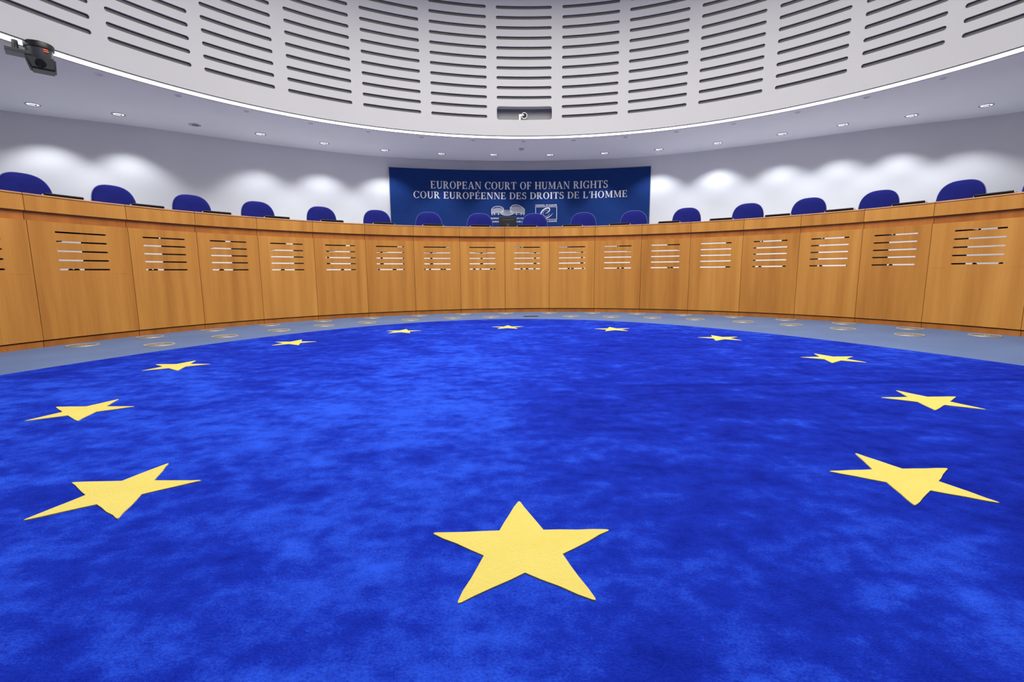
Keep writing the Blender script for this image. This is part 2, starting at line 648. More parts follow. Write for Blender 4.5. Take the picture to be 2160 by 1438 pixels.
# plain remainder of the drum, behind the photographer
sheet(bm, PD, edges[-1], edges[0] + 360, ZD0, ZD1, 60)
bmesh.ops.remove_doubles(bm, verts=bm.verts[:], dist=0.0004)
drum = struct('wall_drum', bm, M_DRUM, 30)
obj('acoustic_backing', bb, M_FELT, drum)
bm = bmesh.new()
ring_solid(bm, rect_prof(RD + 0.165, RD + 0.185, 3.72, 4.09), R_(85.5), R_(96.9), 12)
obj('niche_back', bm, M_NICHE, drum)

# luminous band
band = thing('light_band', 'continuous glowing white strip light curving under the slotted drum', 'light', (CX, CY, ZC))
for nm, r0, r1, z0, z1, mm in (('diffuser', 6.486, 6.675, 0.002, 0.03, M_GLOW), ('inner_trim', 6.466, 6.484, -0.010, 0.03, M_TRIM), ('outer_trim', 6.677, 6.690, -0.004, 0.03, M_TRIM)):
    bm = bmesh.new()
    ring_solid(bm, rect_prof(r0, r1, z0, z1), 0, 2 * PI, 360, 0, 0)
    obj(nm, bm, mm, band, 30)

# ------------------------------------------------------------------ downlights in the soffit
DL = [(-7.593, 8.075), (-6.64, 8.58), (-5.739, 9.18), (-4.861, 9.79), (-3.892, 10.489), (-2.786, 11.088), (-1.584, 11.444), (-0.396, 11.568),
      (0.912, 11.62), (2.158, 11.51), (3.317, 11.2), (4.416, 10.695), (5.42, 10.033), (6.241, 9.464), (7.105, 8.949), (7.935, 8.444)]
spot_d = bpy.data.lights.new('downlight_lamp', 'SPOT')
spot_d.energy = P_SPOT
spot_d.spot_size = R_(104)
spot_d.spot_blend = 0.55
spot_d.shadow_soft_size = 0.035
spot_d.color = (0.93, 0.965, 1.0)


# the four in front of the banner are aimed straight down and have a narrower beam
spot_n = spot_d.copy()
spot_n.spot_size = R_(84)
spot_n.spot_blend = 0.75
spot_n.energy = P_SPOT * 1.25


def make_downlight(x, y, label, lit=True):
    r = thing('downlight', label, 'ceiling light', (x, y, ZC), 0, 'round downlights along the soffit')
    bm = bmesh.new()
    lathe(bm, [(0.075, 0.0), (0.078, -0.006), (0.098, -0.007), (0.102, -0.002), (0.102, 0.0)], 32)
    obj('trim_ring', bm, M_CHROME, r, 40)
    bm = bmesh.new()
    lathe(bm, [(0.0, -0.002), (0.045, -0.003), (0.076, -0.0035)], 28)
    obj('lamp_glass', bm, M_LAMP if lit else M_LGREY, r, 40)
    bm = bmesh.new()
    box(bm, -0.045, 0.045, -0.008, 0.008, -0.010, -0.0035, 0.002)
    box(bm, 0.028, 0.046, -0.03, 0.03, -0.010, -0.0035, 0.002)
    obj('lamp_bracket', bm, M_TRIM, r)
    if not lit:
        return r
    s = bpy.data.objects.new('downlight_lamp', spot_d)
    COL.objects.link(s)
    s.parent = r
    s.location = (0, 0, -0.02)
    s.rotation_euler = (R_(6), 0, 0)
    return r


for i, (x, y) in enumerate(DL):
    lab = 'round white downlight in the soffit, %s along the back wall' % nth(i, len(DL))
    if i == 2:
        d2 = make_downlight(x, y, 'round downlight that is switched off, third from the left in the soffit', False)
        d2.rotation_euler.z = math.atan2(y - WY, x - WX) - PI / 2
    elif i == 0:
        d0 = make_downlight(x, y, lab)
        d0.rotation_euler.z = math.atan2(y - WY, x - WX) - PI / 2
    else:
        dl_ = dup(d0, (x, y, ZC), math.atan2(y - WY, x - WX) - PI / 2, lab)
        if 6 <= i <= 9:
            for ch in dl_.children:
                if ch.type == 'LIGHT':
                    ch.data = spot_n
                    ch.rotation_euler = (0, 0, 0)

# small unlit recessed spots close to the band
SM = [150.7, 142.7, 134.6, 125.9, 117.3, 108.6, 99.9, 91.2, 82.5, 73.8, 65.6, 57.1, 48.5, 40.4, 32.7]
for i, a_ in enumerate(SM):
    lab = 'small unlit recessed spot next to the glowing band, %s' % nth(i, len(SM))
    p = polar(6.87, a_, ZC)
    if i == 0:
        s0 = thing('recessed_spot', lab, 'ceiling light', p, 0, 'small unlit spots beside the light band')
        bm = bmesh.new()
        lathe(bm, [(0.040, 0.0), (0.042, -0.004), (0.056, -0.005), (0.060, 0.0)], 24)
        obj('bezel', bm, M_SOFF, s0, 40)
        bm = bmesh.new()
        lathe(bm, [(0.0, -0.001), (0.041, -0.0015)], 20)
        obj('lens', bm, mat('dim_lens', (0.45, 0.45, 0.50), 0.3), s0)
    else:
        dup(s0, p, 0, lab)
sd = thing('smoke_detector', 'small round grey smoke detector on the soffit above the banner', 'smoke detector', (0.239, 11.03, ZC))
bm = bmesh.new()
lathe(bm, [(0, -0.04), (0.035, -0.038), (0.055, -0.02), (0.06, 0)], 24)
obj('housing', bm, M_LGREY, sd, 50)
bm = bmesh.new()
lathe(bm, [(0.06, -0.008), (0.068, -0.006), (0.068, 0)], 24)
obj('base_ring', bm, M_WHITE, sd, 50)

# ------------------------------------------------------------------ rug
rug = thing('round_rug', 'large blue carpet rug with a ring of twelve yellow stars on the floor', 'rug')
bm = bmesh.new()
EA, EB, EX, EY = 4.393, 7.571, 0.05, 0.068
lim = []
for k in range(200):
    a_ = 2 * PI * k / 200
    lim.append((EX + EA * math.cos(a_), EY + EB * math.sin(a_)))
top = [bm.verts.new((x, y, 0.013)) for x, y in lim]
mid = [bm.verts.new((EX + (x - EX) * 1.001, EY + (y - EY) * 1.001, 0.010)) for x, y in lim]
bot = [bm.verts.new((EX + (x - EX) * 1.001, EY + (y - EY) * 1.001, 0.001)) for x, y in lim]
bm.faces.new(top)
for A, B in ((top, mid), (mid, bot)):
    for k in range(200):
        bm.faces.new((A[k], A[(k + 1) % 200], B[(k + 1) % 200], B[k]))
obj('pile', bm, M_RUG, rug)
STARS = [(0.025, 1.199, 0.272, 0.022), (-1.353, 1.562, 0.246, 0.022), (-2.362, 2.560, 0.240, -0.007), (-2.739, 3.843, 0.243, -0.001),
         (-2.373, 5.133, 0.242, 0.02), (-1.402, 6.089, 0.243, 0.0), (-0.057, 6.458, 0.234, 0.0), (1.310, 6.146, 0.247, 0.006),
         (2.312, 5.253, 0.244, 0.03), (2.701, 3.967, 0.246, 0.028), (2.365, 2.638, 0.238, 0.016), (1.398, 1.617, 0.244, 0.04)]
rng = random.Random(5)
for (x, y, s, a_) in STARS:
    bm = bmesh.new()
    pts = []
    for j in range(5):
        at = PI / 2 + a_ + j * 2 * PI / 5
        tip = Vector((math.cos(at), math.sin(at)))
        nl, nr = [Vector((math.cos(at + q), math.sin(at + q))) * 0.40 for q in (PI / 5, -PI / 5)]
        # rounded tip, wavy edges cut by hand
        for q in (0.25, 0.5, 0.75, 0.93):
            e = nr.lerp(tip, q)
            pts.append(e + (Vector((-e.y, e.x)) * rng.uniform(-0.012, 0.012) if q < 0.9 else Vector((0, 0))))
        pts.append(tip * 0.972)
        for q in (0.93, 0.75, 0.5, 0.25, 0.0):
            e = nl.lerp(tip, q)
            pts.append(e + (Vector((-e.y, e.x)) * rng.uniform(-0.012, 0.012) if q < 0.9 else Vector((0, 0))))
    tv = [bm.verts.new((p.x * s, p.y * s, 0.0160)) for p in pts]
    bv = [bm.verts.new((p.x * s * 1.004, p.y * s * 1.004, 0.012)) for p in pts]
    bm.faces.new(tv)
    for k in range(len(pts)):
        k2 = (k + 1) % len(pts)
        bm.faces.new((tv[k], tv[k2], bv[k2], bv[k]))
    o = obj('star', bm, M_STAR, rug)
    o.location = (x, y, 0)
    o['label'] = 'yellow five-pointed star'

# ------------------------------------------------------------------ floor grilles
VO = [163.0, 155.3, 147.2, 138.9, 130.3, 121.6, 112.7, 104.1, 95.6, 86.9, 78.3, 69.7, 61.2, 52.6, 44.5, 36.3, 28.1, 20.0]
VI = [159.8, 150.4, 141.6, 133.1, 125.0, 116.4, 107.7, 99.5, 82.5, 74.1, 65.8, 57.6, 49.0, 41.1, 33.3, 24.5]


def make_grille(p, lab, grp):
    g = thing('floor_grille', lab, 'floor vent', p, 0, grp)
    bm = bmesh.new()
    lathe(bm, [(0.0, 0.003), (0.035, 0.004), (0.125, 0.004), (0.130, 0.008), (0.141, 0.008), (0.146, 0.001), (0.146, 0.0)], 40)
    obj('plate', bm, M_BRASS, g, 40)
    bm = bmesh.new()
    for ring, cnt in ((0.055, 14), (0.075, 20), (0.095, 26), (0.112, 30)):
        for k in range(cnt):
            aa = 2 * PI * (k + 0.5 * (ring > 0.08)) / cnt
            c_ = Vector((ring * math.cos(aa), ring * math.sin(aa), 0.0048))
            tng = Vector((-math.sin(aa), math.cos(aa), 0))
            rad_ = Vector((math.cos(aa), math.sin(aa), 0))
            bm.faces.new([bm.verts.new(c_ + tng * (0.0075 * math.cos(q)) + rad_ * (0.006 * math.sin(q))) for q in [2 * PI * m_ / 8 for m_ in range(8)]])
    obj('perforation', bm, M_HOLE, g)
    bm = bmesh.new()
    lathe(bm, [(0.0, 0.009), (0.018, 0.0085), (0.024, 0.004)], 20)
    obj('centre_cap', bm, M_CHROME, g, 50)
    return g


for i, a_ in enumerate(VO):
    lab = 'round perforated metal floor vent against the bench plinth, %s' % nth(i, len(VO))
    p = polar(5.33 if 0 < i < 17 else 5.30, a_, 0)
    if i == 0:
        g0 = make_grille(p, lab, 'floor vents along the bench plinth')
    else:
        dup(g0, p, R_(a_), lab)
for i, a_ in enumerate(VI):
    lab = 'round perforated metal floor vent nearer the blue rug, %s' % nth(i, len(VI))
    rr = 4.52 if i < 3 else 4.62
    dup(g0, polar(rr, a_, 0), R_(a_), lab, 'floor vents nearer the rug')
fb = thing('floor_socket', 'dark closed floor box in the carpet in front of the middle of the bench', 'floor socket', polar(4.60, 91.0, 0), R_(1.0))
bm = bmesh.new()
box(bm, -0.13, 0.13, -0.05, 0.05, 0, 0.007, 0.002)
obj('frame', bm, M_DGREY, fb)
bm = bmesh.new()
box(bm, -0.115, 0.115, -0.037, 0.037, 0.006, 0.009, 0.001)
obj('lid', bm, M_BLACK, fb)

# ------------------------------------------------------------------ the bench, unit by unit
SEAM = [164.991, 155.14, 147.025, 138.671, 130.119, 121.442, 112.772, 104.135, 95.478, 86.832, 78.172, 69.559, 60.977, 52.455, 44.028, 35.797, 27.885, 18.083]
SEAM = [SEAM[0] + 9.8] + SEAM + [SEAM[-1] - 9.8]
SLZ = [0.817, 0.917, 1.015, 1.115, 1.215]
NU = len(SEAM) - 1
GAPD = 0.028                                        # half of the open joint, in degrees


def make_unit(i):
    aL, aR = SEAM[i], SEAM[i + 1]
    am = (aL + aR) / 2
    if i == 0:
        lab = 'cherry-veneer bench unit cut off by the left edge of the picture'
    elif i == NU - 1:
        lab = 'sliver of cherry-veneer bench unit at the right edge of the picture'
    else:
        lab = 'curved cherry-veneer bench unit with five slots, %s of the seventeen whole ones' % nth(i - 1, NU - 2)
    r0 = 5.6
    base = polar(r0, am, 0)
    u = thing('bench_unit', lab, 'bench', base, R_(am - 90), 'veneered units of the curved bench')
    h = (aL - aR) / 2 - GAPD

    def fn(r, a, z):                               # a: angle off the middle, positive to the right
        return (r * math.sin(a), r * math.cos(a) - r0, z)

    def part(nm, prof, mm, hh=h, n=10, par=u):
        bm = bmesh.new()
        ring_solid(bm, prof, -R_(hh), R_(hh), n, fn=fn)
        return obj(nm, bm, mm, par, 30)
    part('plinth', rect_prof(5.572, 5.60, 0, 0.062), W_DARK)
    part('groove_shade_backing', rect_prof(5.602, 5.625, 0, 0.16), M_INNER)  # dark strip added so the groove above the plinth looks shaded
    # lower panel with its five slots
    rp = 5.560
    hm = math.radians(h) * rp

    def PP(s, z, d):
        return fn(rp + d, s / rp, z)
    bm = bmesh.new()
    z0, z1 = 0.074, 1.318
    zb = [SLZ[0] - 0.05] + [(a_ + b_) / 2 for a_, b_ in zip(SLZ, SLZ[1:])] + [SLZ[-1] + 0.05]
    sheet(bm, PP, -hm, hm, z0, zb[0], 10, 0.022)
    sheet(bm, PP, -hm, hm, zb[-1], z1, 10, 0.022)
    sw = 0.243
    for k, zs in enumerate(SLZ):
        slot_cell(bm, PP, -hm, hm, zb[k], zb[k + 1], 0, zs, sw, 0.0088, 0.005, 0.022, 0.022, 10, 2)
    for s in (-hm, hm):                             # side edges, top and bottom edges
        bm.faces.new([bm.verts.new(PP(s, z, d)) for z, d in ((z0, 0), (z1, 0), (z1, 0.022), (z0, 0.022))])
    for z in (z0, z1):
        for k in range(10):
            s0, s1 = -hm + 2 * hm * k / 10, -hm + 2 * hm * (k + 1) / 10
            bm.faces.new([bm.verts.new(PP(s, z, d)) for s, d in ((s0, 0), (s1, 0), (s1, 0.022), (s0, 0.022))])
    obj('front_panel', bm, W_PANEL, u, 30)
    part('recess_strip', rect_prof(5.588, 5.606, 1.30, 1.43), W_DARK)  # deeper tone paints in part of the shadow under the fascia
    part('fascia', rect_prof(5.560, 5.584, 1.415, 1.568), W_PANEL)
    part('top_rail', [(5.566, 1.571), (5.70, 1.571), (5.70, 1.590), (5.572, 1.592), (5.562, 1.588), (5.559, 1.581), (5.561, 1.574)], W_RAIL)
    part('upstand', rect_prof(5.586, 5.61, 1.43, 1.57), M_TOP)
    # gable that closes the unit on its right-hand side
    bm = bmesh.new()
    ring_solid(bm, rect_prof(5.632, 6.62, 0.0, 1.468), R_(h - 0.10), R_(h + GAPD + 0.05), 1, fn=fn)
    obj('side_gable', bm, M_INNER, u)
    bm = bmesh.new()
    ring_solid(bm, rect_prof(5.612, 5.63, 0.0, 1.566), R_(h - 0.08), R_(h + 2 * GAPD + 0.08), 1, fn=fn)
    obj('joint_strip', bm, M_INNER, u)
    return u


for i in range(NU):
    make_unit(i)
bm = bmesh.new()
ring_solid(bm, rect_prof(5.612, 6.42, 1.47, 1.50), R_(SEAM[-1]), R_(SEAM[0]), 120)
o = obj('worktop', bm, M_TOP, None, 30)
tag(o, 'continuous wooden worktop running along the inside of the curved bench', 'worktop')

# ------------------------------------------------------------------ chairs on the platform
CH = [159.34, 151.40, 143.07, 134.73, 125.61, 116.85, 108.14, 99.13, 89.29, 80.64, 71.87, 63.25, 54.0, 45.76, 37.44, 29.15, 21.6]


def back_outline(hw, z0, z1, n=40):
    """Outline of the backrest, counted from the lower left over the top to the lower right."""
    pts = []
    zc = z1 - 0.30
    for k in range(n + 1):
        a_ = PI - PI * k / n
        c_, s_ = math.cos(a_), math.sin(a_)
        e = 2 / 2.7
        pts.append((math.copysign(abs(c_) ** e, c_) * hw, zc + abs(s_) ** e * (z1 - zc)))
    low = [(hw * 0.97, zc - 0.12), (hw * 0.90, z0 + 0.05), (hw * 0.80, z0)]
    pts = [(-x, z) for x, z in reversed(low)] + pts + low
    return pts


def make_chair(p, rot, lab):
    c = thing('swivel_chair', lab, 'chair', p, rot, 'blue chairs behind the bench')
    hw, z0, z1 = 0.262, 0.56, 1.185
    ol = back_outline(hw, z0, z1)

    def curve_y(x, z):                              # the back leans away and wraps a little round the sitter
        return 0.03 + (z - 0.5) * 0.10 - 0.35 * x * x
    bm = bmesh.new()
    loops = []
    for sc, dy in ((0.80, -0.036), (0.93, -0.030), (0.985, -0.015), (1.0, 0.0), (0.985, 0.014), (0.93, 0.026), (0.80, 0.030)):
        zc = (z0 + z1) / 2
        lp = []
        for x, z in ol:
            # inset along the outline rather than by plain scaling
            xx, zz = x * sc, zc + (z - zc) * (1 - (1 - sc) * 0.8)
            lp.append(bm.verts.new((xx, curve_y(xx, zz) + dy, zz)))
        loops.append(lp)
    m = len(ol)
    for A, B in zip(loops, loops[1:]):
        for k in range(m):
            bm.faces.new((A[k], A[(k + 1) % m], B[(k + 1) % m], B[k]))
    for lp in (loops[0], loops[-1]):
        h_ = m // 2
        for k in range(h_):                         # close front and rear with strips across
            a_, b_ = lp[k], lp[k + 1]
            c2, d2 = lp[m - 2 - k], lp[m - 1 - k]
            vs = []
            for q in (a_, b_, c2, d2):
                if q not in vs:
                    vs.append(q)
            if len(vs) > 2:
                bm.faces.new(vs)
    obj('backrest', bm, M_CHAIR, c, 60)
    bm = bmesh.new()
    tube(bm, [(x * 1.004, curve_y(x, z) - 0.002, z + (0.002 if z > 0.9 else 0)) for x, z in ol], 0.0055, 6)
    obj('piping', bm, M_PIPE, c, 60)
    bm = bmesh.new()
    box(bm, -0.25, 0.25, -0.44, 0.05, 0.42, 0.50, 0.03)
    obj('seat', bm, M_CHAIR, c, 50)
    bm = bmesh.new()
    box(bm, -0.12, 0.12, -0.30, -0.06, 0.375, 0.425, 0.01)
    obj('tilt_mechanism', bm, M_BLACK, c)
    bm = bmesh.new()
    tube(bm, [(0, -0.16, 0.43), (0, -0.05, 0.40), (0, 0.09, 0.43), (0, 0.10, 0.62), (0, 0.10, 0.75)], 0.022, 8)
    obj('back_bracket', bm, M_BLACK, c, 50)
    bm = bmesh.new()
    tube(bm, [(0, -0.18, 0.09), (0, -0.18, 0.24), (0, -0.18, 0.241), (0, -0.18, 0.38)], [0.034, 0.034, 0.022, 0.022], 14)
    obj('gas_column', bm, M_BLACK, c, 40)
    for s in (-1, 1):
        bm = bmesh.new()
        tube(bm, [(s * 0.20, -0.12, 0.41), (s * 0.29, -0.12, 0.42), (s * 0.30, -0.13, 0.60), (s * 0.30, -0.14, 0.645)], 0.014, 8)
        box(bm, s * 0.30 - 0.03, s * 0.30 + 0.03, -0.28, -0.02, 0.645, 0.67, 0.008)
        obj('armrest', bm, M_BLACK, c, 50)
    for k in range(5):
        a_ = R_(90 + 72 * k)
        d = Vector((math.cos(a_), math.sin(a_), 0))
        bm = bmesh.new()
        o_ = Vector((0, -0.18, 0))
        tube(bm, [o_ + d * 0.02 + Vector((0, 0, 0.105)), o_ + d * 0.16 + Vector((0, 0, 0.09)), o_ + d * 0.29 + Vector((0, 0, 0.065))], [0.026, 0.021, 0.014], 8)
        lg = obj('base_leg', bm, M_BLACK, c, 50)
        bm = bmesh.new()
        tq = Matrix.Translation(o_ + d * 0.29 + Vector((0, 0, 0.0285))) @ Matrix.Rotation(a_, 4, 'Z') @ Matrix.Rotation(PI / 2, 4, 'X')
        lathe(bm, [(0, -0.02), (0.024, -0.02), (0.0285, -0.012), (0.0285, 0.012), (0.024, 0.02), (0, 0.02)], 14, tq)
        obj('castor', bm, M_BLACK, lg, 50)
    return c


for i, a_ in enumerate(CH):
    if i == len(CH) - 1:
        lab = 'blue chair of which only the left edge shows at the right border of the picture'
    elif i == 9:
        lab = 'blue chair with a padded crease across its back, before the right part of the banner'
    else:
        lab = 'blue upholstered chair with rounded back behind the bench, %s' % (ORD[i] + ' from the left' if i else 'leftmost')
    p = polar(6.60, a_, ZP)
    rz = R_(a_ - 90 + (0, 3, -2, 0, 2, 1, -2, 0, 0, -3, 2, 0, 1, 0, -2, 1, 0)[i])
    if i == 0:
        c0 = make_chair(p, rz, lab)
    else:
        c1 = dup(c0, p, rz, lab)
        if i == 9:
            bm = bmesh.new()
            box(bm, -0.225, 0.225, -0.07, 0.03, 0.60, 0.925, 0.03)
            obj('lumbar_cushion', bm, M_CHAIR, c1, 50)

# ------------------------------------------------------------------ low consoles on the worktop
TM = [160.07, 151.5, 143.1, 134.74, 126.2, 117.5, 108.69, 99.92, 91.05, 82.48, 73.77, 65.11, 56.5, 47.99, 39.66, 31.52, 23.08]


def make_console(p, rot, lab):
    c = thing('desk_console', lab, 'console', p, rot, 'black consoles along the bench')
    bm = bmesh.new()
    box(bm, -0.16, 0.16, -0.05, 0.10, 0.0, 0.022, 0.005)
    obj('base', bm, M_DGREY, c)
    mt = Matrix.Translation((0, 0.03, 0.022)) @ Matrix.Rotation(R_(28), 4, 'X')
    bm = bmesh.new()
    box(bm, -0.178, 0.178, -0.012, 0.012, 0.0, 0.135, 0.004)
    s = obj('screen', bm, M_BLACK, c)
    s.matrix_local = mt
    for sx in (-1, 1):
        bm = bmesh.new()
        lathe(bm, [(0, 0.012), (0.007, 0.010), (0.010, 0.0), (0.008, -0.008), (0.004, -0.012), (0.004, -0.10), (0, -0.10)], 12)
        k = obj('microphone', bm, M_LGREY, c, 50)
        k.location = (sx * 0.188, -0.005, 0.122)
    return c


for i, a_ in enumerate(TM):
    lab = 'low black console with tilted screen on the bench worktop, %s' % nth(i, len(TM))
    p = polar(5.79, a_, 1.50)
    if i == 0:
        k0 = make_console(p, R_(a_ - 90), lab)
    else:
        dup(k0, p, R_(a_ - 90), lab)

# monitor in the middle, seen from behind
mo = thing('monitor', 'black flat monitor seen from behind on the middle of the bench', 'monitor', polar(6.0, 94.55, 1.50), R_(4.55))
bm = bmesh.new()
box(bm, -0.172, 0.172, -0.022, 0.008, 0.035, 0.325, 0.006)
box(bm, -0.12, 0.12, -0.036, -0.02, 0.08, 0.27, 0.008)
obj('screen_back', bm, M_BLACK, mo)
bm = bmesh.new()
box(bm, -0.032, 0.032, -0.062, -0.037, 0.01, 0.185, 0.008)
obj('stand_neck', bm, mat('stand_grey', (0.04, 0.04, 0.042), 0.5), mo)
bm = bmesh.new()
lathe(bm, [(0, 0.012), (0.09, 0.010), (0.10, 0.004), (0.10, 0)], 28, Matrix.Translation((0, -0.03, 0)))
obj('stand_foot', bm, M_DGREY, mo, 40)

# ------------------------------------------------------------------ banner on the wall
RB = 11.87


def PB(s, z, d=0.0):
    """s: metres to the right of the axis along the banner, d: metres in front of it."""
    a_ = R_(91.9) - s / RB
    return (WX + (RB - d) * math.cos(a_), WY + (RB - d) * math.sin(a_), z)


ban = thing('wall_banner', 'wide dark blue curved banner with white court title and two emblems on the wall', 'banner', (0, 0, 0))
bm = bmesh.new()
S0, S1, Z0, Z1 = -2.950, 3.298, 1.45, 3.217
nb = 48
g = {}
for k in range(nb + 1):
    s = S0 + (S1 - S0) * k / nb
    for tag_, z, d in (('f0', Z0, 0), ('f1', Z1, 0), ('b0', Z0, -0.02), ('b1', Z1, -0.02)):
        g[tag_, k] = bm.verts.new(PB(s, z, d))
for k in range(nb):
    for a_, b_ in (('f0', 'f1'), ('f1', 'b1'), ('b1', 'b0'), ('b0', 'f0')):
        bm.faces.new((g[a_, k], g[a_, k + 1], g[b_, k + 1], g[b_, k]))
for k in (0, nb):
    bm.faces.new((g['f0', k], g['f1', k], g['b1', k], g['b0', k]))
obj('panel', bm, M_BANNER, ban, 30)
bm = bmesh.new()
for (sa, sb, za, zb_) in ((S0 - 0.014, S1 + 0.014, Z1, Z1 + 0.016), (S0 - 0.014, S0, Z0, Z1), (S1, S1 + 0.014, Z0, Z1)):
    kk = 48 if sb - sa > 1 else 1
    for k in range(kk):
        s0, s1 = sa + (sb - sa) * k / kk, sa + (sb - sa) * (k + 1) / kk
        q = [[bm.verts.new(PB(s, z, d)) for s, z in ((s0, za), (s1, za), (s1, zb_), (s0, zb_))] for d in (0.004, -0.024)]
        bm.faces.new(q[0])
        bm.faces.new(q[1])
        for j in range(4):
            bm.faces.new((q[0][j], q[0][(j + 1) % 4], q[1][(j + 1) % 4], q[1][j]))
obj('frame', bm, M_LGREY, ban)


# --- lettering: serif capitals drawn as strokes in a cap-height of 1
def arc_strip(cx, cy, rx, ry, tx, ty, a0, a1, n=20):
    out = []
    for k in range(n):
        q = []
        for a_, inn_ in ((a0 + (a1 - a0) * k / n, 0), (a0 + (a1 - a0) * (k + 1) / n, 0), (a0 + (a1 - a0) * (k + 1) / n, 1), (a0 + (a1 - a0) * k / n, 1)):
            a_ = R_(a_)
            q.append((cx + (rx - tx * inn_) * math.cos(a_), cy + (ry - ty * inn_) * math.sin(a_)))
        out.append(q)
    return out


def rc(x0, y0, x1, y1):
    return [(x0, y0), (x1, y0), (x1, y1), (x0, y1)]


def dg(xa, xb, ya, yb, wd):
    return [(xa, ya), (xa + wd, ya), (xb + wd, yb), (xb, yb)]


TK, TN, SF = 0.175, 0.06, 0.05


def stem(x, w_=TK, lo=True, hi_=True, ov=0.065):
    q = [rc(x, 0, x + w_, 1)]
    if lo:
        q.append(rc(x - ov, 0, x + w_ + ov, SF))
    if hi_:
        q.append(rc(x - ov, 1 - SF, x + w_ + ov, 1))
    return q


def glyph(ch):
    """(polygons, advance width)"""
    if ch == ' ':
        return [], 0.34
    if ch in 'EÉ':
        p = stem(0.08) + [rc(0.2, 0, 0.62, 0.065), rc(0.2, 0.935, 0.60, 1), rc(0.2, 0.475, 0.50, 0.54), [(0.62, 0), (0.66, 0.25), (0.61, 0.25), (0.54, 0.06)],
                          [(0.60, 1), (0.62, 0.77), (0.57, 0.77), (0.51, 0.94)], rc(0.455, 0.39, 0.50, 0.63)]
        if ch == 'É':
            p.append([(0.28, 1.06), (0.36, 1.06), (0.56, 1.26), (0.42, 1.26)])
        return p, 0.72
    if ch == 'U':
        return [rc(0.09, 0.3, 0.09 + TK, 1), rc(0.02, 1 - SF, 0.33, 1), rc(0.62, 0.3, 0.69, 1), rc(0.54, 1 - SF, 0.77, 1)] + \
            arc_strip(0.39, 0.31, 0.30, 0.33, 0.11, 0.10, 180, 360) + [dg(0.62, 0.62, 0.3, 0.32, 0.07)], 0.82
    if ch == 'R':
        return stem(0.08) + arc_strip(0.30, 0.735, 0.31, 0.265, 0.15, 0.06, -90, 90) + [rc(0.2, 0.94, 0.32, 1), rc(0.2, 0.47, 0.34, 0.53),
                 [(0.30, 0.5), (0.46, 0.5), (0.74, 0.0), (0.54, 0.0)], rc(0.52, 0, 0.80, SF)], 0.80
    if ch == 'P':
        return stem(0.08) + arc_strip(0.30, 0.72, 0.33, 0.28, 0.16, 0.06, -90, 90) + [rc(0.2, 0.94, 0.32, 1), rc(0.2, 0.44, 0.32, 0.50)], 0.68
    if ch == 'O':
        return arc_strip(0.43, 0.5, 0.40, 0.52, 0.165, 0.055, 0, 360, 36), 0.87
    if ch == 'A':
        return [dg(0.08, 0.355, 0, 1, 0.07), [(0.355, 1), (0.48, 1), (0.80, 0), (0.60, 0)], rc(0.22, 0.28, 0.64, 0.34), rc(0.0, 0, 0.26, SF), rc(0.52, 0, 0.88, SF)], 0.86
    if ch == 'N':
        return [rc(0.12, 0, 0.18, 1), rc(0.70, 0, 0.76, 1), [(0.06, 1), (0.28, 1), (0.76, 0), (0.66, 0)], rc(0.03, 0, 0.28, SF), rc(0.02, 1 - SF, 0.2, 1), rc(0.60, 1 - SF, 0.86, 1)], 0.89
    if ch in 'CG':
        p = arc_strip(0.44, 0.5, 0.42, 0.52, 0.165, 0.055, 38, 322 if ch == 'C' else 305, 32)
        p.append([(0.735, 1.0), (0.775, 1.0), (0.775, 0.70), (0.735, 0.70), (0.68, 0.84)])
        if ch == 'G':
            p += [rc(0.60, 0.02, 0.60 + TK * 0.9, 0.42), rc(0.52, 0.40, 0.84, 0.45)]
            return p, 0.88
        return p, 0.80
    if ch == 'T':
        return stem(0.29, TK, True, False) + [rc(0.04, 0.935, 0.715, 1), [(0.04, 1), (0.09, 0.94), (0.07, 0.72), (0.02, 0.72)], [(0.715, 1), (0.665, 0.94), (0.685, 0.72), (0.735, 0.72)]], 0.755
    if ch == 'F':
        return stem(0.08) + [rc(0.2, 0.935, 0.58, 1), rc(0.2, 0.46, 0.48, 0.525), [(0.58, 1), (0.61, 0.75), (0.56, 0.75), (0.49, 0.94)], rc(0.435, 0.37, 0.48, 0.62)], 0.64
    if ch == 'H':
        return stem(0.08) + stem(0.60) + [rc(0.2, 0.47, 0.65, 0.535)], 0.86
    if ch == 'M':
        return [rc(0.14, 0, 0.20, 1), rc(0.78, 0, 0.78 + TK, 1), [(0.08, 1), (0.29, 1), (0.57, 0.06), (0.47, 0.06)], dg(0.48, 0.78, 0.06, 1, 0.07),
                rc(0.04, 0, 0.31, SF), rc(0.02, 1 - SF, 0.22, 1), rc(0.71, 0, 1.02, SF), rc(0.78, 1 - SF, 1.02, 1)], 1.06
    if ch == 'I':
        return stem(0.10), 0.385
    if ch == 'D':
        return stem(0.08) + arc_strip(0.32, 0.5, 0.48, 0.5, 0.165, 0.06, -90, 90, 24) + [rc(0.2, 0.94, 0.34, 1), rc(0.2, 0, 0.34, 0.06)], 0.84
    if ch == 'L':
        return stem(0.08) + [rc(0.2, 0, 0.60, 0.065), [(0.60, 0), (0.64, 0.27), (0.59, 0.27), (0.51, 0.06)]], 0.67
    if ch == 'S':
        return arc_strip(0.31, 0.745, 0.25, 0.27, 0.13, 0.06, 35, 250, 20) + arc_strip(0.32, 0.27, 0.27, 0.29, 0.14, 0.06, -145, 72, 20) + \
            [[(0.10, 0.66), (0.22, 0.53), (0.56, 0.38), (0.44, 0.50), (0.24, 0.66)], [(0.49, 1.0), (0.53, 1.0), (0.54, 0.74), (0.49, 0.74), (0.45, 0.86)], [(0.05, 0.0), (0.09, 0.0), (0.14, 0.14), (0.09, 0.30), (0.04, 0.30)]], 0.64
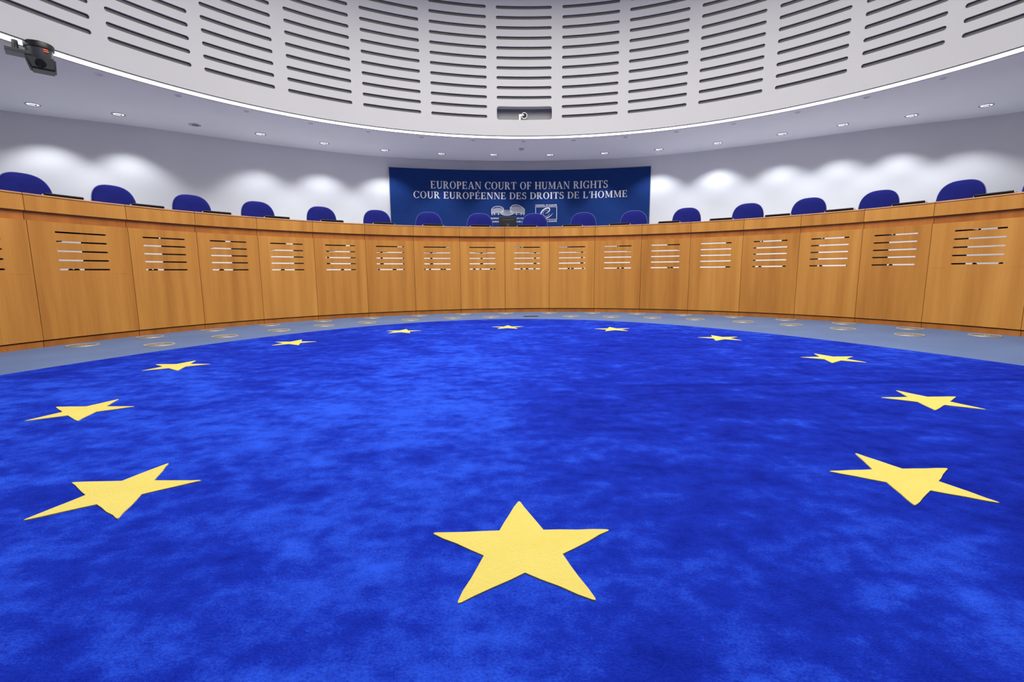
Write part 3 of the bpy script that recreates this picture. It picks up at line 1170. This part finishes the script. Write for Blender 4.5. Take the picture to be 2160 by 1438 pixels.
    if ch == "'":
        return [[(0.08, 0.68), (0.13, 0.68), (0.25, 1.0), (0.12, 1.0)]], 0.24
    return [], 0.5


def put_poly(bm, pts, d=0.006):
    vs = [bm.verts.new(PB(s, z, d)) for s, z in pts]
    try:
        bm.faces.new(vs)
    except ValueError:
        pass


def line_of_text(name, txt, s0, s1, zb, hgt, track=0.05):
    wtot = sum(glyph(c)[1] + track for c in txt) - track
    k = (s1 - s0) / wtot
    x = 0.0
    for word in txt.split(' '):
        bm = bmesh.new()
        for c in word:
            ps, adv = glyph(c)
            for p in ps:
                put_poly(bm, [(s0 + (x + u) * k, zb + v_ * hgt) for u, v_ in p])
            x += adv + track
        x += glyph(' ')[1] + track
        obj(name, bm, M_INK, ban)


line_of_text('title_word', 'EUROPEAN COURT OF HUMAN RIGHTS', -1.997, 2.314, 2.767, 0.173)
line_of_text('title_word', "COUR EUROPÉENNE DES DROITS DE L'HOMME", -2.409, 2.779, 2.534, 0.159)

# --- emblems, drawn on a fine grid: 1 unit = 0.86 mm
GU, GS, GZ = 0.000868, 0.551, 2.352


def G_(x, y):
    return (GS + (x - 1343) * GU, GZ - (y - 142) * GU * 0.98)


def stroke(bm, pts, wd, d=0.006):
    """A line of the given width (grid units; one number or one per point) along grid points."""
    P_ = [Vector(p) for p in pts]
    lr = []
    for i, p in enumerate(P_):
        dr = (P_[min(i + 1, len(P_) - 1)] - P_[max(i - 1, 0)]).normalized()
        nn = Vector((-dr.y, dr.x)) * ((wd[i] if isinstance(wd, (list, tuple)) else wd) / 2)
        lr.append((p + nn, p - nn))
    for (a_, b_), (c_, d_) in zip(lr, lr[1:]):
        put_poly(bm, [G_(*a_), G_(*b_), G_(*d_), G_(*c_)], d)


def bez(p0, p1, p2, p3, n=14):
    o_ = []
    for k in range(n + 1):
        t_ = k / n
        o_.append(tuple((1 - t_) ** 3 * a_ + 3 * (1 - t_) ** 2 * t_ * b_ + 3 * (1 - t_) * t_ * t_ * c_ + t_ ** 3 * d_ for a_, b_, c_, d_ in zip(p0, p1, p2, p3)))
    return o_


bm = bmesh.new()
# left tower
topL = bez((98, 215), (140, 130), (330, 80), (440, 190), 20)
stroke(bm, topL, 13)
stroke(bm, [(98, 210), (98, 330), (118, 385)], 12)
stroke(bm, [(440, 185), (440, 245)], 11)
for k in range(7):
    y0 = 205 + 17 * k
    stroke(bm, bez((100, y0 + 22), (180, y0 - 26), (330, y0 - 34), (438, y0 + 4), 12), 6)
stroke(bm, bez((100, 330), (180, 290), (270, 292), (360, 300), 10), 14)
for x in (160, 200, 240, 280, 320, 360, 400):
    stroke(bm, [(x, 150 if 200 < x < 380 else 180), (x, 305)], 4)
for x in (180, 295):
    stroke(bm, [(x - 12, 310), (x, 380)], 9)
    stroke(bm, [(x + 12, 310), (x, 380)], 9)
stroke(bm, [(118, 345), (350, 335)], 7)
# right tower
topR = bez((628, 250), (615, 50), (860, 30), (1035, 215), 22)
stroke(bm, topR, 13)
stroke(bm, [(628, 150), (628, 245)], 11)
stroke(bm, [(1035, 210), (1033, 330), (1012, 385)], 12)
for k in range(8):
    y0 = 165 + 20 * k
    stroke(bm, bez((632, y0 + 10), (740, y0 - 32), (920, y0 - 24), (1030, y0 + 40), 12), 6)
for x in range(670, 1030, 30):
    yt = 110 + 90 * ((x - 790) / 245) ** 2 if x > 790 else 100 + 60 * ((790 - x) / 170) ** 2
    stroke(bm, [(x, yt), (x + 2, 318)], 4.5)
stroke(bm, bez((715, 318), (820, 290), (930, 300), (1030, 340), 10), 14)
for x in (805, 940):
    stroke(bm, [(x - 14, 310), (x, 382)], 9)
    stroke(bm, [(x + 14, 310), (x, 382)], 9)
stroke(bm, [(720, 345), (1010, 352)], 7)
# low drum between them
stroke(bm, bez((370, 285), (430, 225), (660, 225), (720, 300), 14), 12)
stroke(bm, bez((395, 275), (470, 285), (620, 285), (690, 275), 10), 14)
stroke(bm, bez((355, 330), (430, 410), (650, 410), (722, 320), 16), 9)
stroke(bm, [(370, 285), (352, 335)], 9)
stroke(bm, [(716, 290), (724, 330)], 9)
for k in range(17):
    x = 375 + 20.5 * k
    dd = 1 - ((x - 540) / 185) ** 2
    stroke(bm, [(x, 300), (x, 335 + 52 * max(dd, 0) ** 0.6)], 8 if 470 < x < 620 else 10)
obj('court_emblem', bm, M_INK, ban)

bm = bmesh.new()
stroke(bm, [(1352, 152), (1950, 152)], 13)
stroke(bm, [(1352, 505), (1950, 505)], 13)
stroke(bm, [(1352, 146), (1352, 511)], 13)
stroke(bm, [(1950, 146), (1950, 511)], 13)
sw_ = bez((1632, 332), (1740, 320), (1800, 180), (1700, 186), 16) + bez((1700, 186), (1560, 190), (1470, 330), (1510, 400), 16)[1:] + \
    bez((1510, 400), (1560, 500), (1720, 500), (1835, 335), 18)[1:]
m_ = len(sw_)
wd_ = [6 + 26 * math.sin(PI * min(1, k / (m_ - 1) * 1.02)) ** 0.6 for k in range(m_)]
stroke(bm, sw_, wd_)
for k in range(12):
    a_ = R_(30 * k + 15)
    if k in (0, ):
        continue
    c_ = (1650 + 88 * math.cos(a_), 335 - 88 * math.sin(a_))
    put_poly(bm, [G_(c_[0] + 11 * math.cos(2 * PI * j / 10), c_[1] + 11 * math.sin(2 * PI * j / 10)) for j in range(10)])
obj('council_emblem', bm, M_INK, ban)


def plain_text(name, txt, x0, x1, y0, y1):
    """Bold sans line between grid columns x0..x1 and rows y0 (top)..y1 (bottom), laid on the curved banner."""
    cu = bpy.data.curves.new(name, 'FONT')
    cu.body = txt
    cu.offset = 0.018
    tmp = bpy.data.objects.new(name, cu)
    COL.objects.link(tmp)
    dg_ = bpy.context.evaluated_depsgraph_get()
    me = bpy.data.meshes.new_from_object(tmp.evaluated_get(dg_))
    bpy.data.objects.remove(tmp)
    xs = [v_.co.x for v_ in me.vertices]
    a0, a1 = min(xs), max(xs)
    for v_ in me.vertices:
        gx = x0 + (v_.co.x - a0) / (a1 - a0) * (x1 - x0)
        gy = y1 - (v_.co.y / 0.70) * (y1 - y0)
        s, z = G_(gx, gy)
        v_.co = PB(s, z, 0.006)
    me.materials.clear()
    me.materials.append(M_INK)
    o_ = bpy.data.objects.new(name, me)
    COL.objects.link(o_)
    o_.parent = ban
    return o_


plain_text('caption_lettering', 'COUNCIL OF EUROPE', 1342, 1952, 84, 126)
plain_text('caption_lettering', "CONSEIL DE L'EUROPE", 1342, 1952, 536, 578)
plain_text('caption_lettering', 'EUROPEAN COURT OF HUMAN RIGHTS', 20, 1120, 448, 488)
plain_text('caption_lettering', "COUR EUROPÉENNE DES DROITS DE L'HOMME", -60, 1200, 540, 582)

# ------------------------------------------------------------------ cameras
pz = thing('ptz_camera', 'dark grey swivelling camera hanging below the glowing band at upper left', 'camera', (-5.58, 6.11, 3.30), R_(42.4))
bm = bmesh.new()
lathe(bm, [(0, 0.16), (0.135, 0.16), (0.14, 0.15), (0.135, 0.10), (0.12, 0.095), (0, 0.095)], 32)
obj('mount_ring', bm, M_BLACK, pz, 40)
bm = bmesh.new()
lathe(bm, [(0, 0.10), (0.125, 0.10), (0.118, 0.02), (0.102, -0.05), (0.09, -0.085), (0, -0.09)], 32)
obj('neck', bm, M_DGREY, pz, 40)
bm = bmesh.new()
vs = box(bm, -0.135, 0.135, -0.10, 0.10, -0.145, 0.0, 0)
for v_ in vs:
    if v_.co.z > -0.05:
        v_.co.x *= 1.0
    else:
        v_.co.x *= 0.83
        v_.co.x += 0.018
bmesh.ops.bevel(bm, geom=bm.edges[:], offset=0.018, segments=3, affect='EDGES')
hd = obj('camera_head', bm, M_BLACK, pz, 40)
bm = bmesh.new()
lathe(bm, [(0, 0.02), (0.04, 0.018), (0.05, 0.0)], 24, Matrix.Translation((0, -0.10, -0.075)) @ Matrix.Rotation(PI / 2, 4, 'X'))
obj('lens', bm, mat('lens_glass', (0.01, 0.01, 0.012), 0.08), hd, 40)
bm = bmesh.new()
box(bm, 0.035, 0.075, -0.122, -0.108, 0.075, 0.083, 0)
box(bm, 0.035, 0.08, -0.122, -0.106, 0.055, 0.062, 0)
obj('signal_lamp', bm, M_RED, pz)
bm = bmesh.new()
box(bm, -0.29, -0.06, -0.09, 0.09, 0.0, 0.04, 0.006)
obj('bracket_plate', bm, M_DGREY, pz)
bm = bmesh.new()
tube(bm, [(-0.2, 0, 0.045), (-0.2, 0, 0.15)], 0.03, 12)
tube(bm, [(0, 0, 0.15), (0, 0, 0.19)], 0.05, 12)
obj('ceiling_stem', bm, M_BLACK, pz, 40)

nc = thing('niche_camera', 'small white camera with black lens inside the niche of the slotted drum', 'camera', polar(RD + 0.07, 91.25, 3.752), R_(1.25))
bm = bmesh.new()
tq = Matrix.Translation((0.01, -0.02, 0.087)) @ Matrix.Rotation(PI / 2, 4, 'X')
lathe(bm, [(0, -0.10), (0.045, -0.10), (0.058, -0.08), (0.060, 0.035), (0.050, 0.035), (0.047, 0.02), (0.046, 0.018)], 28, tq)
obj('body', bm, M_WHITE, nc, 40)
bm = bmesh.new()
lathe(bm, [(0, 0.020), (0.0475, 0.019)], 28, tq)
obj('lens', bm, M_HOLE, nc)
bm = bmesh.new()
box(bm, -0.095, -0.06, -0.045, -0.01, 0.0, 0.115, 0.006)
box(bm, -0.085, 0.01, -0.04, -0.015, 0.085, 0.115, 0.006)
obj('bracket', bm, M_WHITE, nc)
